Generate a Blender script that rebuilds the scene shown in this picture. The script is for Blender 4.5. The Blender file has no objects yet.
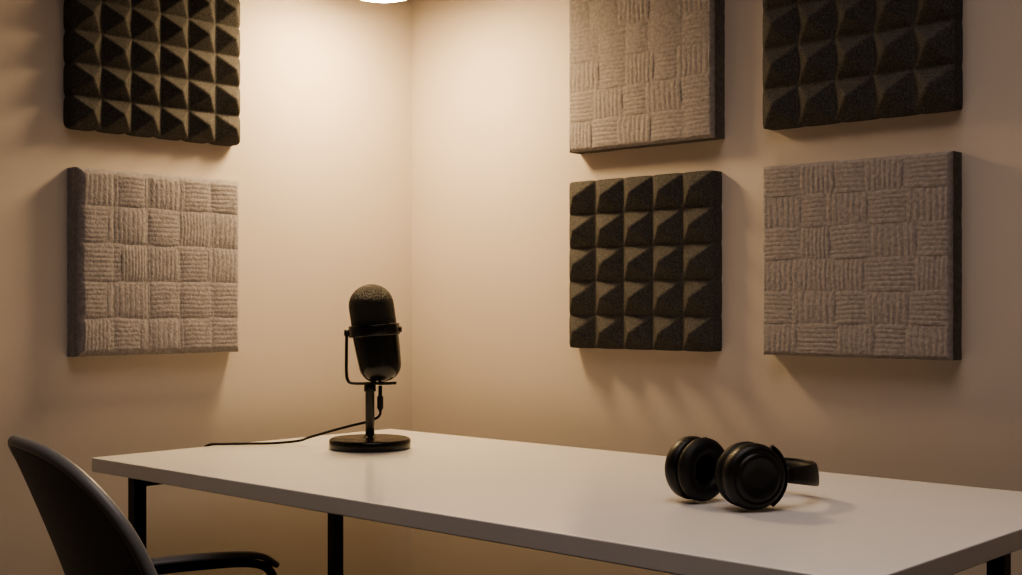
import bpy, math, random
import numpy as np
from mathutils import Vector, Matrix
random.seed(3); rng=np.random.RandomState(5)
D=bpy.data; COL=bpy.context.scene.collection
bpy.context.scene.view_settings.view_transform='AgX'
try: bpy.context.scene.view_settings.look='AgX - Medium High Contrast'
except Exception as e: print(e)

# ---------------------------------------------------------------- materials
def mat(name, col, rough=0.5, metal=0.0, col2=None, nscale=20, ndetail=4, bump=0.0, bscale=200, bdist=0.001, spec=0.5, coat=0, voro=False, emit=None, estr=0, sheen=0):
    m=D.materials.new(name); m.use_nodes=True
    nt=m.node_tree; b=nt.nodes['Principled BSDF']
    b.inputs['Base Color'].default_value=(*col,1)
    b.inputs['Roughness'].default_value=rough
    b.inputs['Metallic'].default_value=metal
    b.inputs['Specular IOR Level'].default_value=spec
    b.inputs['Coat Weight'].default_value=coat
    b.inputs['Sheen Weight'].default_value=sheen
    tc=nt.nodes.new('ShaderNodeTexCoord')
    if col2:
        n=nt.nodes.new('ShaderNodeTexNoise'); n.inputs['Scale'].default_value=nscale; n.inputs['Detail'].default_value=ndetail
        r=nt.nodes.new('ShaderNodeValToRGB')
        r.color_ramp.elements[0].position=0.35; r.color_ramp.elements[1].position=0.65
        r.color_ramp.elements[0].color=(*col,1); r.color_ramp.elements[1].color=(*col2,1)
        nt.links.new(tc.outputs['Object'],n.inputs['Vector']); nt.links.new(n.outputs['Fac'],r.inputs['Fac'])
        nt.links.new(r.outputs['Color'],b.inputs['Base Color'])
    if bump>0:
        if voro:
            n=nt.nodes.new('ShaderNodeTexVoronoi')
            out=n.outputs['Distance']
        else:
            n=nt.nodes.new('ShaderNodeTexNoise'); n.inputs['Detail'].default_value=5; out=n.outputs['Fac']
        n.inputs['Scale'].default_value=bscale
        bp=nt.nodes.new('ShaderNodeBump'); bp.inputs['Strength'].default_value=bump; bp.inputs['Distance'].default_value=bdist
        nt.links.new(tc.outputs['Object'],n.inputs['Vector']); nt.links.new(out,bp.inputs['Height'])
        nt.links.new(bp.outputs['Normal'],b.inputs['Normal'])
    if emit:
        b.inputs['Emission Color'].default_value=(*emit,1); b.inputs['Emission Strength'].default_value=estr
    return m
M_wall=mat('wall_paint',(0.58,0.515,0.46),0.75,col2=(0.60,0.53,0.475),nscale=3,bump=0.12,bscale=350,bdist=0.0005,spec=0.3)
M_ceil=mat('ceiling_paint',(0.45,0.42,0.39),0.8,bump=0.1,bscale=300)
M_floor=mat('floor_carpet',(0.018,0.016,0.015),0.95,col2=(0.026,0.023,0.021),nscale=60,bump=0.5,bscale=400,bdist=0.003)
M_trim=mat('trim_paint',(0.5,0.42,0.35),0.5,bump=0.05,bscale=100)
M_foam=mat('charcoal_foam',(0.050,0.047,0.045),0.95,col2=(0.104,0.098,0.094),nscale=260,bump=0.5,bscale=600,bdist=0.0012,spec=0.15)
M_fab=mat('woven_fabric',(0.235,0.213,0.212),0.95,col2=(0.32,0.291,0.289),nscale=130,ndetail=6,bump=0.35,bscale=800,bdist=0.001,spec=0.15,sheen=0.15)
M_fab2=mat('quilted_fabric',(0.235,0.216,0.225),0.95,col2=(0.33,0.305,0.316),nscale=130,ndetail=6,bump=0.45,bscale=700,bdist=0.001,spec=0.15,sheen=0.25)
M_fside_shade=mat('fabric_side_shaded',(0.10,0.088,0.080),0.95,col2=(0.15,0.133,0.122),nscale=110,bump=0.5,bscale=700,bdist=0.001,spec=0.15)  # side of the woven panels, with the shade on it put into the colour
M_fside2=mat('quilted_fabric_side',(0.27,0.255,0.255),0.95,col2=(0.36,0.345,0.345),nscale=110,bump=0.8,bscale=500,bdist=0.002,spec=0.15,sheen=0.3)
M_top=mat('white_laminate',(0.90,0.885,0.87),0.17,col2=(0.91,0.895,0.88),nscale=4,bump=0.012,bscale=300,bdist=0.0002,spec=0.6)
M_steel=mat('black_steel',(0.010,0.009,0.009),0.45,bump=0.08,bscale=300,spec=0.4)
M_blk=mat('matte_black_metal',(0.006,0.006,0.006),0.24,bump=0.02,bscale=500,bdist=0.0002,spec=0.45)
M_hp=mat('soft_black_plastic',(0.006,0.006,0.006),0.42,bump=0.03,bscale=500,bdist=0.0002,spec=0.38)
M_gril=mat('black_grille',(0.006,0.006,0.006),0.45,bump=1.0,bscale=400,bdist=0.0025,voro=True,spec=0.4)
M_rub=mat('black_rubber',(0.006,0.0055,0.0055),0.6,bump=0.05,bscale=200,spec=0.3)
M_leather=mat('black_leatherette',(0.006,0.006,0.006),0.55,bump=0.25,bscale=260,bdist=0.0006,spec=0.35)
M_chair=mat('dark_grey_shell',(0.060,0.063,0.070),0.5,col2=(0.074,0.078,0.086),nscale=300,bump=0.4,bscale=500,bdist=0.001)
M_pipe=mat('light_grey_edging',(0.20,0.205,0.217),0.35,bump=0.05,bscale=300)
M_seat=mat('dark_upholstery',(0.015,0.015,0.016),0.9,bump=0.4,bscale=500)
M_dull=mat('lamp_enamel',(0.5,0.45,0.4),0.4,bump=0.02)
M_glow=mat('lamp_glass',(1,0.9,0.75),0.4,emit=(1,0.72,0.39),estr=90,bump=0.01)

# ---------------------------------------------------------------- helpers
def mesh_obj(name,v,f,m,smooth=True,parent=None,mats=None):
    me=D.meshes.new(name); me.from_pydata([tuple(p) for p in v],[],[tuple(q) for q in f]); me.update()
    o=D.objects.new(name,me); COL.objects.link(o)
    if m: me.materials.append(m)
    if smooth:
        me.polygons.foreach_set('use_smooth',[True]*len(me.polygons))
    if parent: o.parent=parent
    return o
def bev(o,w,seg=3,ang=35):
    b=o.modifiers.new('bevel','BEVEL'); b.width=w; b.segments=seg; b.limit_method='ANGLE'; b.angle_limit=math.radians(ang)
    return o
def box(c0,c1):
    x0,y0,z0=c0; x1,y1,z1=c1
    v=[(x0,y0,z0),(x1,y0,z0),(x1,y1,z0),(x0,y1,z0),(x0,y0,z1),(x1,y0,z1),(x1,y1,z1),(x0,y1,z1)]
    f=[(0,3,2,1),(4,5,6,7),(0,1,5,4),(1,2,6,5),(2,3,7,6),(3,0,4,7)]
    return v,f
def boxo(name,c0,c1,m,parent=None,bw=0):
    v,f=box(c0,c1); o=mesh_obj(name,v,f,m,smooth=False,parent=parent)
    if bw: bev(o,bw)
    return o
def lathe(prof,n=48,mtx=None):
    v=[];f=[];rows=[]
    for r,z in prof:
        if r<1e-7:
            rows.append([len(v)]); v.append(Vector((0,0,z)))
        else:
            row=[]
            for i in range(n):
                a=2*math.pi*i/n; row.append(len(v)); v.append(Vector((r*math.cos(a),r*math.sin(a),z)))
            rows.append(row)
    for a,b in zip(rows[:-1],rows[1:]):
        for i in range(n):
            j=(i+1)%n
            if len(a)==1 and len(b)==1: continue
            if len(a)==1: f.append((a[0],b[j],b[i]))
            elif len(b)==1: f.append((a[i],a[j],b[0]))
            else: f.append((a[i],a[j],b[j],b[i]))
    if mtx is not None: v=[mtx@p for p in v]
    return v,f
def catmull(P,sub=10):
    P=[Vector(p) for p in P]; Q=[2*P[0]-P[1]]+P+[2*P[-1]-P[-2]]; out=[]
    for i in range(1,len(Q)-2):
        p0,p1,p2,p3=Q[i-1:i+3]
        for k in range(sub):
            t=k/sub
            out.append(0.5*((2*p1)+(p2-p0)*t+(2*p0-5*p1+4*p2-p3)*t*t+(3*p1-p0-3*p2+p3)*t**3))
    out.append(P[-1]); return out
def sweep(P,ra,rb=None,n=12,sub=10,up=Vector((0,0,1)),smooth=True,power=1.0,fa=None):
    """ra along side, rb along 'up'; fa(q)->scale of rb along the length"""
    if rb is None: rb=ra
    pts=catmull(P,sub) if smooth else [Vector(p) for p in P]
    v=[];f=[]
    T0=(pts[1]-pts[0]).normalized()
    u=up-T0*up.dot(T0)
    if u.length<1e-3: u=Vector((1,0,0))-T0*T0.x
    u.normalize()
    for i,p in enumerate(pts):
        T=(pts[min(i+1,len(pts)-1)]-pts[max(i-1,0)]).normalized()
        u=(u-T*u.dot(T)).normalized(); s=T.cross(u)
        sc=fa(i/(len(pts)-1)) if fa else 1
        for k in range(n):
            a=2*math.pi*k/n; ca,sa=math.cos(a),math.sin(a)
            ca=math.copysign(abs(ca)**power,ca); sa=math.copysign(abs(sa)**power,sa)
            v.append(p+s*ca*ra+u*sa*rb*sc)
    for i in range(len(pts)-1):
        for k in range(n):
            j=(k+1)%n
            f.append((i*n+k,i*n+j,(i+1)*n+j,(i+1)*n+k))
    f.append(tuple(reversed(range(n)))); f.append(tuple(range((len(pts)-1)*n,len(pts)*n)))
    return v,f
def join(*parts):
    v=[];f=[]
    for pv,pf in parts:
        o=len(v); v+=list(pv); f+=[tuple(i+o for i in q) for q in pf]
    return v,f
def empty(name,loc,rz,label,cat):
    e=D.objects.new(name,None); e.empty_display_size=0.05; e.location=loc; e.rotation_euler=(0,0,rz); COL.objects.link(e)
    e['label']=label; e['category']=cat; return e
def struct(o): o['kind']='structure'; return o

# ---------------------------------------------------------------- room  (corner at origin, room is x>0, y<0)
XL,YL,ZH=4.0,-3.9,2.6
struct(boxo('wall_left',(-0.1,YL-0.1,0),(0,0.1,ZH),M_wall))
struct(boxo('wall_back',(0,0,0),(XL,0.1,ZH),M_wall))
struct(boxo('wall_right',(XL,YL-0.1,0),(XL+0.1,0.1,ZH),M_wall))
struct(boxo('wall_front',(0,YL-0.1,0),(XL,YL,ZH),M_wall))
struct(boxo('floor',(-0.1,YL-0.1,-0.1),(XL+0.1,0.1,0),M_floor))
struct(boxo('ceiling',(-0.1,YL-0.1,ZH),(XL+0.1,0.1,ZH+0.1),M_ceil))
struct(boxo('baseboard_left',(0,YL,0),(0.014,0,0.09),M_trim,bw=0.004))
struct(boxo('baseboard_back',(0.014,-0.014,0),(XL,0,0.09),M_trim,bw=0.004))

# ---------------------------------------------------------------- acoustic panels
def height_panel(name,W,H,hf,m,res,loc,rz,label,group,side=None):
    nx=res;nz=int(res*H/W)
    xs=np.linspace(0,W,nx+1); zs=np.linspace(0,H,nz+1)
    X,Z=np.meshgrid(xs,zs); Y,DX,DZ=hf(X,Z)
    v=[(x+a-W/2,-y,z+b) for x,y,z,a,b in zip(X.ravel(),Y.ravel(),Z.ravel(),DX.ravel(),DZ.ravel())]
    f=[]; w=nx+1
    for j in range(nz):
        for i in range(nx):
            a=j*w+i; f.append((a,a+1,a+1+w,a+w))
    nf=len(f)
    border=[i for i in range(nx+1)]+[j*w+nx for j in range(1,nz+1)]+[nz*w+i for i in range(nx-1,-1,-1)]+[j*w for j in range(nz-1,0,-1)]
    b0=len(v)
    for i in border: v.append((v[i][0],0.0,v[i][2]))
    n=len(border)
    for k in range(n):
        k2=(k+1)%n; f.append((border[k2],border[k],b0+k,b0+k2))
    f.append(tuple(b0+k for k in range(n)))
    o=mesh_obj(name,v,f,m)
    if side:
        o.data.materials.append(side)
        for p in o.data.polygons[nf:]: p.material_index=1
    o.location=loc; o.rotation_euler=(0,0,rz)
    o['label']=label; o['category']='acoustic panel'; o['group']=group
    return o
def vnoise(X,Z,s,seed):
    r=np.random.RandomState(seed); G=r.rand(64,64)
    x=X*s%63; z=Z*s%63; i=x.astype(int); j=z.astype(int); fx=x-i; fz=z-j
    fx=fx*fx*(3-2*fx); fz=fz*fz*(3-2*fz)
    return (G[j,i]*(1-fx)+G[j,i+1]*fx)*(1-fz)+(G[j+1,i]*(1-fx)+G[j+1,i+1]*fx)*fz
def foam_hf(W,H,n=5,base=0.030,amp=0.036,nv=None,notch=0.0015,k=46.0):
    nv=nv or n
    def hf(X,Z):
        a=(X/W*n)%1; b=(Z/H*nv)%1
        a=np.where(X>=W-1e-9,1,a); b=np.where(Z>=H-1e-9,1,b)
        a=np.abs(a*2-1); b=np.abs(b*2-1)
        mx=np.log(np.exp(k*a)+np.exp(k*b))/k
        h=1-mx
        h=np.where(h>0,h,h*0.6)
        Y=base+amp*h+0.0006*(vnoise(X,Z,300,1)-0.5)
        ex=np.clip(1-np.minimum(X,W-X)/(W/n*0.22),0,1); ez=np.clip(1-np.minimum(Z,H-Z)/(H/nv*0.22),0,1)
        sx=np.where(X<W/2,1,-1); sz=np.where(Z<H/2,1,-1)
        DX=sx*ex*notch*b**5; DZ=sz*ez*notch*a**5
        Y=Y-notch*0.8*(ex**3+ez**3)
        return Y,DX,DZ
    return hf
def fab_hf(W,H,n,seed,puff,stripes=7,th=0.045,amp=0.0016,rad=0.008,jit=0.35,flipp=0.08,nr=None,ovk=1.3):
    nr=nr or n
    r=np.random.RandomState(seed)
    bnd=np.array([[k+ (0 if k in(0,n) else (r.rand()-0.5)*jit) for k in range(n+1)] for _ in range(nr)])
    rnd=r.rand(nr,n)
    flip=rnd<flipp
    def hf(X,Z):
        wx=0.003*(vnoise(X,Z,25,seed+1)-0.5); wz=0.003*(vnoise(X,Z,25,seed+2)-0.5)
        a=np.clip((X+wx)/W*n,0,n-1e-6); b=np.clip((Z+wz)/H*nr,0,nr-1e-6)
        j=np.floor(b).astype(int); fb=b-j
        i=np.zeros_like(j)
        for k in range(1,n): i+= (a>=bnd[j,k]).astype(int)
        lo=bnd[j,i]; hi=bnd[j,i+1]; fa=(a-lo)/(hi-lo)
        fa=np.clip(fa,0,1); fb=np.clip(fb,0,1)
        vert=((i+j)%2==0)^flip[j,i]
        wob=0.18*(vnoise(X,Z,45,seed+3)-0.5)
        ph=np.where(vert,fa,fb)*stripes+wob
        s=np.abs(np.sin(math.pi*ph))**0.9
        s=s*(0.50+0.50*vnoise(np.where(vert,X*3,X),np.where(vert,Z,Z*3),50,seed+5))
        edge=np.clip(np.minimum(np.minimum(fa,1-fa),np.minimum(fb,1-fb))*9,0,1)
        a5=((X+wx)/W*5)%1; b5=((Z+wz)/H*5)%1
        soft=0.35+0.65*vnoise(X,Z,16,seed+9)
        dome5=(1-(2*a5-1)**4)*(1-(2*b5-1)**4)*soft
        along=np.where(vert,fb,fa); ov=1-(2*along-1)**2
        h=amp*s*(0.6+0.4*edge)+puff*dome5+amp*ovk*ov+0.0006*(vnoise(X,Z,260,seed+4)-0.5)+0.0005*(vnoise(X,Z,700,seed+6)-0.5)
        d=np.minimum(np.minimum(X,W-X),np.minimum(Z,H-Z))
        rd=np.clip(1-d/rad,0,1); fall=rad*(1-np.sqrt(np.clip(1-rd**2,0,1)))
        Y=th+h*np.clip(d/rad,0,1)-fall
        return Y,0.0010*(vnoise(X,Z,60,seed+7)-0.5),0.0010*(vnoise(X,Z,60,seed+8)-0.5)
    return hf
GF='pyramid foam panels on the walls'; GW='woven fabric panels on the walls'
W5=math.pi/2
height_panel('foam_panel',0.395,0.38,foam_hf(0.395,0.38),M_foam,120,(0.760,0,0.942),0,'charcoal foam tile with square pyramids, below a woven panel',GF)
height_panel('foam_panel',0.402,0.40,foam_hf(0.402,0.40),M_foam,120,(1.274,0,1.395),0,'charcoal foam tile with square pyramids, above a woven panel',GF)
height_panel('foam_panel',0.415,0.40,foam_hf(0.415,0.40,n=6,amp=0.034,notch=0.004),M_foam,144,(0,-0.763,1.402),W5,'charcoal foam tile with small square pyramids, above a quilted panel',GF)
height_panel('fabric_panel',0.392,0.40,fab_hf(0.392,0.40,5,11,0.0,stripes=7,amp=0.0013,nr=6,ovk=1.5),M_fab,400,(0.768,0,1.388),0,'beige-grey basket-weave fabric panel above a foam tile',GW,M_fside_shade)
height_panel('fabric_panel',0.392,0.378,fab_hf(0.392,0.378,5,23,0.0,stripes=7,amp=0.0011,nr=6,ovk=1.5),M_fab,400,(1.277,0,0.940),0,'beige-grey basket-weave fabric panel below a foam tile',GW,M_fside_shade)
height_panel('fabric_panel',0.396,0.388,fab_hf(0.396,0.388,5,41,0.0038,stripes=8,amp=0.0009,rad=0.014,jit=0.50,flipp=0.28,ovk=1.3),M_fab2,400,(0,-0.764,0.934),W5,'light grey quilted woven fabric panel below a foam tile',GW,M_fside2)

# ---------------------------------------------------------------- desk
DX0,DX1,DY0,DY1=0.14,1.785,-0.985,-0.200
dcx,dcy=(DX0+DX1)/2,(DY0+DY1)/2
desk=empty('desk',(dcx,dcy,0),0,'long white laminate desk with black steel legs','desk')
LX,LY=(DX1-DX0)/2,(DY1-DY0)/2; TZ=0.74
boxo('tabletop',(-LX,-LY,TZ-0.028),(LX,LY,TZ),M_top,desk,0.002)
def legat(x,y):
    v,f=box((x-0.013,y-0.013,0),(x+0.013,y+0.013,TZ-0.0285)); o=mesh_obj('leg',v,f,M_steel,False,desk); bev(o,0.002); return o
lxa,lxb=0.225-dcx,1.715-dcx; lya,lyb=-0.935-dcy,-0.440-dcy
for a in (lxa,lxb):
    for b in (lya,lyb): legat(a,b)
ym=(lya+lyb)/2; z0,z1=TZ-0.054,TZ-0.029
fr=join(box((lxa-0.010,lya+0.014,z0),(lxa+0.010,lyb-0.014,z1)),box((lxb-0.010,lya+0.014,z0),(lxb+0.010,lyb-0.014,z1)),
        box((lxa+0.011,ym-0.012,z0),(lxb-0.011,ym+0.012,z1)))
mesh_obj('frame',fr[0],fr[1],M_steel,False,desk)

# ---------------------------------------------------------------- microphone
YAW=math.radians(42.8)
mic=empty('microphone',(0.422,-0.509,TZ+0.0003),YAW,'black desktop podcast microphone on a round base','microphone')
v,f=lathe([(0,0),(0.080,0),(0.084,0.002),(0.085,0.005),(0.085,0.017),(0.0835,0.020),(0.079,0.022),(0.03,0.023),(0.014,0.0235),(0.012,0.027),(0,0.027)],72)
mesh_obj('base',v,f,M_blk,True,mic)
v,f=lathe([(0,0.025),(0.0095,0.025),(0.0095,0.118),(0.0125,0.119),(0.0125,0.131),(0.010,0.133),(0,0.133)],32)
o=mesh_obj('pole',v,f,M_blk,True,mic); bev(o,0.0008)
tilt=math.radians(-8.5)
CM=Matrix.Translation((0.011,0,0.243))@Matrix.Rotation(tilt,4,'Y')
def arc(r,z0,zr,a0,a1,n,rx0=0):
    return [(rx0+r*math.cos(math.radians(a0+(a1-a0)*i/n)), z0+zr*math.sin(math.radians(a0+(a1-a0)*i/n))) for i in range(n+1)]
prof=[(0,-0.105),(0.010,-0.105)]+arc(0.034,-0.067,0.0375,-85,0,12,0.0105)+[(0.0462,-0.045),(0.0478,-0.015),(0.0482,0.010),(0.0468,0.012),(0,0.012)]
v,f=lathe(prof,64,CM); mesh_obj('body',v,f,M_blk,True,mic)
prof=[(0.040,0.0125),(0.0462,0.0125),(0.0470,0.016),(0.0472,0.050)]+arc(0.0472,0.056,0.045,4,89.0,14)+[(0,0.101)]
v,f=lathe(prof,64,CM); mesh_obj('grille',v,f,M_gril,True,mic)
RM=Matrix.Translation((0.009,0,0.247))
prof=[(0.0485,-0.012),(0.0525,-0.012),(0.0535,-0.010),(0.0535,0.010),(0.0525,0.012),(0.0485,0.012),(0.0485,-0.012)]
v,f=lathe(prof,64,RM@Matrix.Rotation(tilt*0.5,4,'Y')); mesh_obj('clamp_ring',v,f,M_blk,True,mic)
def cylx(r,x0,x1,z,y=0,n=24):
    m=Matrix.Translation((x0,y,z))@Matrix.Rotation(math.pi/2,4,'Y'); L=x1-x0
    return lathe([(0,0),(r*0.85,0),(r,0.001),(r,L-0.001),(r*0.85,L),(0,L)],n,m)
v,f=cylx(0.0072,-0.0535,-0.0435,0.241); mesh_obj('pivot_knob',v,f,M_blk,True,mic)
v,f=cylx(0.0065,0.0615,0.0665,0.249); mesh_obj('pivot_knob',v,f,M_blk,True,mic)
P=[(-0.0485,0,0.240),(-0.0490,0,0.20),(-0.0490,0,0.160),(-0.046,0,0.142),(-0.036,0,0.136),(0.0,0,0.1355),(0.035,0,0.1355),(0.055,0,0.1365)]
v,f=sweep(P,0.0075,0.0032,16,8,up=Vector((1,0,0)),power=0.7); mesh_obj('yoke',v,f,M_blk,True,mic)
v,f=lathe([(0,0.077),(0.003,0.077),(0.0045,0.082),(0.0065,0.084),(0.0065,0.108),(0.004,0.110),(0.004,0.131),(0,0.131)],24,Matrix.Translation((0.022,-0.004,0)))
mesh_obj('plug',v,f,M_rub,True,mic)
def w2mic(x,y,z):
    p=Vector((x,y,z))-Vector((0.422,-0.509,TZ)); return Matrix.Rotation(-YAW,4,'Z')@p
cab=[Vector((0.022,-0.004,0.080)),Vector((0.0215,-0.002,0.072)),Vector((0.014,0.010,0.063)),Vector((-0.010,0.020,0.053)),Vector((-0.045,0.028,0.044)),Vector((-0.085,0.032,0.033)),Vector((-0.130,0.030,0.020))]
for w in [(0.265,-0.575,TZ+0.009),(0.225,-0.610,TZ+0.0040),(0.190,-0.650,TZ+0.0036),(0.160,-0.690,TZ+0.0036),(0.142,-0.715,TZ+0.0028),(0.133,-0.726,TZ-0.008),(0.134,-0.730,TZ-0.031),(0.150,-0.722,TZ-0.037),(0.200,-0.700,TZ-0.035)]:
    cab.append(w2mic(*w))
v,f=sweep(cab,0.0027,n=10,sub=10); mesh_obj('cable',v,f,M_rub,True,mic)

# ---------------------------------------------------------------- headphones
R=Vector((0.734,0.679,0)); F=Vector((-0.679,0.734,0)); CAM=Vector((2.431,-2.246,1.04))
c=CAM+R*0.315+F*1.885
apex=(R*0.80+F*0.60)
hp=empty('headphones',(c.x,c.y,TZ),math.atan2(apex.y,apex.x),'black over-ear headphones lying on the white desk','headphones')
CR=0.0495
def cup(side,sw):
    base=Matrix.Translation((0,side*0.064,CR+0.001))@Matrix.Rotation(math.radians(sw),4,'Z')@Matrix.Rotation(-side*math.pi/2,4,'X')
    shell=[(0.030,-0.014),(0.044,-0.014),(0.0475,-0.010),(0.0485,-0.002),(0.0475,0.006),(0.0445,0.011),(0.0400,0.0135),(0.0375,0.0135),(0.0365,0.0125),(0.0355,0.0135),(0.034,0.0165),(0.029,0.0178),(0.027,0.0170),(0.026,0.0160),(0.012,0.0158),(0,0.0158)]
    v,f=lathe(shell,64,base); mesh_obj('ear_cup',v,f,M_hp,True,hp)
    pr=[(0.0345+0.0138*math.cos(math.radians(a)),-0.0265+0.0135*math.sin(math.radians(a))) for a in range(0,361,20)]
    v,f=lathe(pr,56,base); mesh_obj('ear_cushion',v,f,M_leather,True,hp)
    v,f=lathe([(0,-0.0165),(0.030,-0.0165),(0.030,-0.0145),(0,-0.0145)],40,base); mesh_obj('driver_cloth',v,f,M_seat,True,hp)
    return base
cb=cup(-1,-20)
ca=cup(1,-2)
for base in (cb,ca):
    P=[base@Vector((0.0520*math.cos(math.radians(a)),0.0520*math.sin(math.radians(a)),0.0)) for a in range(-56,57,14)]
    v,f=sweep(P,0.0026,0.006,12,3,up=(base.to_3x3()@Vector((0,0,1)))); mesh_obj('yoke',v,f,M_hp,True,hp)
zc=CR+0.001
def bandpts(off=0.0,z=0.0):
    P=[]
    for a in range(-100,101,10):
        t=math.radians(a)
        x=0.076+(0.102+off)*math.cos(t); y=(0.080+off)*math.sin(t)
        P.append((x,y,zc-0.10*(x-0.05)+z))
    return P
P=[(0.050,-0.0645,zc)]+bandpts()+[(0.050,0.0645,zc)]
tap=lambda q: 0.55+0.45*math.sin(math.pi*q)
v,f=sweep(P,0.0034,0.0195,24,4,up=Vector((0.35,0,1)).normalized(),power=0.9,fa=tap); mesh_obj('headband',v,f,M_hp,True,hp)
P2=[p for p in bandpts(-0.0065)][3:-3]
v,f=sweep(P2,0.0070,0.0160,24,4,up=Vector((0.35,0,1)).normalized(),power=1.0,fa=lambda q:0.6+0.4*math.sin(math.pi*q)); mesh_obj('headband_cushion',v,f,M_leather,True,hp)
for s in (-1,1):
    v,f=lathe([(0,-0.013),(0.0055,-0.013),(0.0065,-0.012),(0.0065,0.012),(0.0055,0.013),(0,0.013)],24,Matrix.Translation((0.056,s*0.068,zc)))
    mesh_obj('hinge',v,f,M_hp,True,hp)

# ---------------------------------------------------------------- chair
fd=Vector((0.215,0.975,0))
ch=empty('office_chair',(0.730,-1.068,0),math.atan2(fd.y,fd.x)-math.pi/2,'dark grey shell armchair with slim tubular armrests, tucked at the desk','chair')
nu,nv=32,36; v=[];f=[]
def backpt(s,q):
    top=0.838-0.150*(1-(max(0,1-abs(s)**2.8))**(1/2.2))
    z=0.43+(top-0.43)*q
    qq=(z-0.43)/0.42
    yb=-0.160-0.165*qq+0.008*math.sin(qq*3.0)
    return (s*(0.268-0.046*qq), yb+0.035*abs(s)**2, z)
for j in range(nv+1):
    q=j/nv
    for i in range(nu+1):
        s=math.sin((i/nu*2-1)*math.pi/2)
        v.append(backpt(s,q))
for j in range(nv):
    for i in range(nu):
        a=j*(nu+1)+i; f.append((a,a+1,a+nu+2,a+nu+1))
o=mesh_obj('backrest',v,f,M_chair,True,ch)
s=o.modifiers.new('sol','SOLIDIFY'); s.thickness=0.016; s.offset=0
rim=[v[j*(nu+1)] for j in range(0,nv+1,3)]+[v[nv*(nu+1)+i] for i in range(1,nu)]+[v[j*(nu+1)+nu] for j in range(nv,-1,-3)]
v,f=sweep(rim,0.0095,n=14,sub=3,up=Vector((0,1,0))); mesh_obj('edging',v,f,M_pipe,True,ch)
v=[];f=[]
for j in range(nv+1):
    q=j/nv; y=-0.180+0.42*q
    hw=0.235*(1-0.25*max(0,(q-0.75)/0.25)**2.4)
    for i in range(nu+1):
        s=i/nu*2-1
        v.append((s*hw,y,0.43+0.03*abs(s)**2.5-0.03*max(0,(q-0.7)/0.3)**2-0.012))
for j in range(nv):
    for i in range(nu):
        a=j*(nu+1)+i; f.append((a,a+1,a+nu+2,a+nu+1))
o=mesh_obj('seat',v,f,M_chair,True,ch); s=o.modifiers.new('sol','SOLIDIFY'); s.thickness=0.018; s.offset=0
v2=[(p[0]*0.9,p[1]*0.92+0.01,p[2]+0.024) for p in v]
o=mesh_obj('seat_cushion',v2,f,M_seat,True,ch); s=o.modifiers.new('sol','SOLIDIFY'); s.thickness=0.026; s.offset=0; bev(o,0.009,3,50)
AZ=0.004
for sx in (-1,1):
    P=[(sx*0.230,-0.195,0.545+AZ),(sx*0.255,-0.18,0.560+AZ),(sx*0.266,-0.10,0.568+AZ),(sx*0.266,0.05,0.567+AZ),(sx*0.266,0.15,0.560+AZ),(sx*0.266,0.19,0.535+AZ),(sx*0.266,0.198,0.48),(sx*0.257,0.194,0.40),(sx*0.25,0.205,0.20),(sx*0.25,0.235,0.006)]
    v,f=sweep(P,0.0080,n=14,sub=8); mesh_obj('front_leg',v,f,M_steel,True,ch)
    P=[(sx*0.266,-0.15,0.579+AZ),(sx*0.268,-0.05,0.583+AZ),(sx*0.268,0.07,0.581+AZ),(sx*0.267,0.16,0.573+AZ),(sx*0.267,0.196,0.553+AZ)]
    v,f=sweep(P,0.0190,0.0060,16,8,power=0.7); mesh_obj('armrest',v,f,M_pipe,True,ch)
    P=[(sx*0.20,-0.12,0.405),(sx*0.235,-0.14,0.39),(sx*0.245,-0.19,0.20),(sx*0.25,-0.24,0.006)]
    v,f=sweep(P,0.0085,n=14,sub=8); mesh_obj('back_leg',v,f,M_steel,True,ch)
for yy in (0.194,-0.12):
    v,f=sweep([(-0.25 if yy>0 else -0.20,yy,0.397),(0,yy,0.397),(0.25 if yy>0 else 0.20,yy,0.397)],0.008,n=12,sub=3); mesh_obj('crossbar',v,f,M_steel,True,ch)

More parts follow.
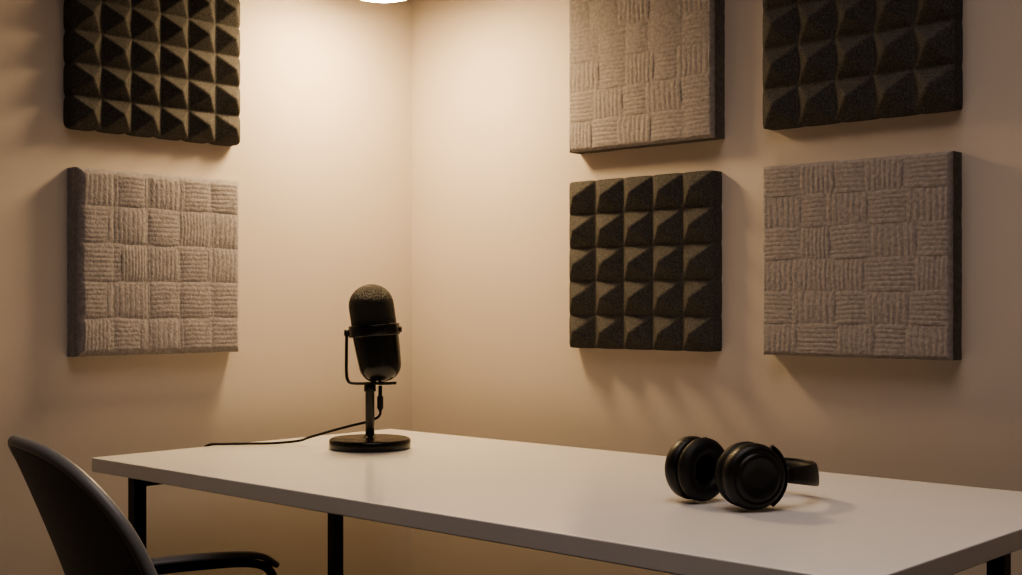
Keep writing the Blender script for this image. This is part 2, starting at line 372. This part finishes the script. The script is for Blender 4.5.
# ---------------------------------------------------------------- pendant lamp (bowl-shaped glowing diffuser under an enamel dome)
LPX,LPY,LPZ=0.278,-0.350,1.765
lamp=empty('pendant_lamp',(LPX,LPY,LPZ),0,'dome pendant lamp with glowing warm diffuser','lamp')
k=1.7
prof=[(0.074,0.0),(0.076,0.0),(0.076,0.01),(0.070,0.045),(0.052,0.078),(0.026,0.095),(0.018,0.10),(0.018,0.13),(0,0.132)]
inner=[(0,0.127),(0.015,0.127),(0.015,0.099),(0.024,0.091),(0.049,0.075),(0.067,0.043),(0.073,0.010),(0.074,0.0)]
v,f=lathe([(r*k,z) for r,z in inner+prof[1:]],56); mesh_obj('lamp_shade',v,f,M_dull,True,lamp)
RB=0.120
bowl=[(RB*i/12,-0.036*(1-(i/12)**2)+0.001) for i in range(13)]+[(RB,0.006),(0,0.006)]
v,f=lathe(bowl,48); mesh_obj('diffuser',v,f,M_glow,True,lamp)
v,f=sweep([(0,0,0.13),(0,0,0.4),(0,0,ZH-LPZ-0.02)],0.003,n=8,sub=3); mesh_obj('cord',v,f,M_rub,True,lamp)
v,f=lathe([(0,0),(0.045,0),(0.05,-0.005),(0.045,-0.02),(0.01,-0.024),(0,-0.024)],32,Matrix.Translation((0,0,ZH-LPZ))); mesh_obj('ceiling_rose',v,f,M_dull,True,lamp)
def area(name,loc,rot,size,power,col,shape='DISK',spread=180):
    l=D.lights.new(name,'AREA'); l.shape=shape; l.size=size; l.energy=power; l.color=col; l.spread=math.radians(spread)
    o=D.objects.new(name,l); o.location=loc; o.rotation_euler=rot; COL.objects.link(o); return o
o=area('room_fill',(1.70,-1.30,2.55),(0,0,0),1.6,11.5,(1.0,0.84,0.76),spread=130)

w=D.worlds.new('world'); bpy.context.scene.world=w; w.use_nodes=True
w.node_tree.nodes['Background'].inputs[0].default_value=(1,0.8,0.6,1); w.node_tree.nodes['Background'].inputs[1].default_value=0.02

# camera
cd=D.cameras.new('camera'); cam=D.objects.new('camera',cd); COL.objects.link(cam)
cd.sensor_width=36; cd.lens=1261/1022*36; cd.shift_y=17.5/1022; cd.clip_start=0.05
cam.location=CAM
cam.rotation_euler=(math.radians(90),0,math.atan2(F.y,F.x)-math.pi/2)
bpy.context.scene.camera=cam
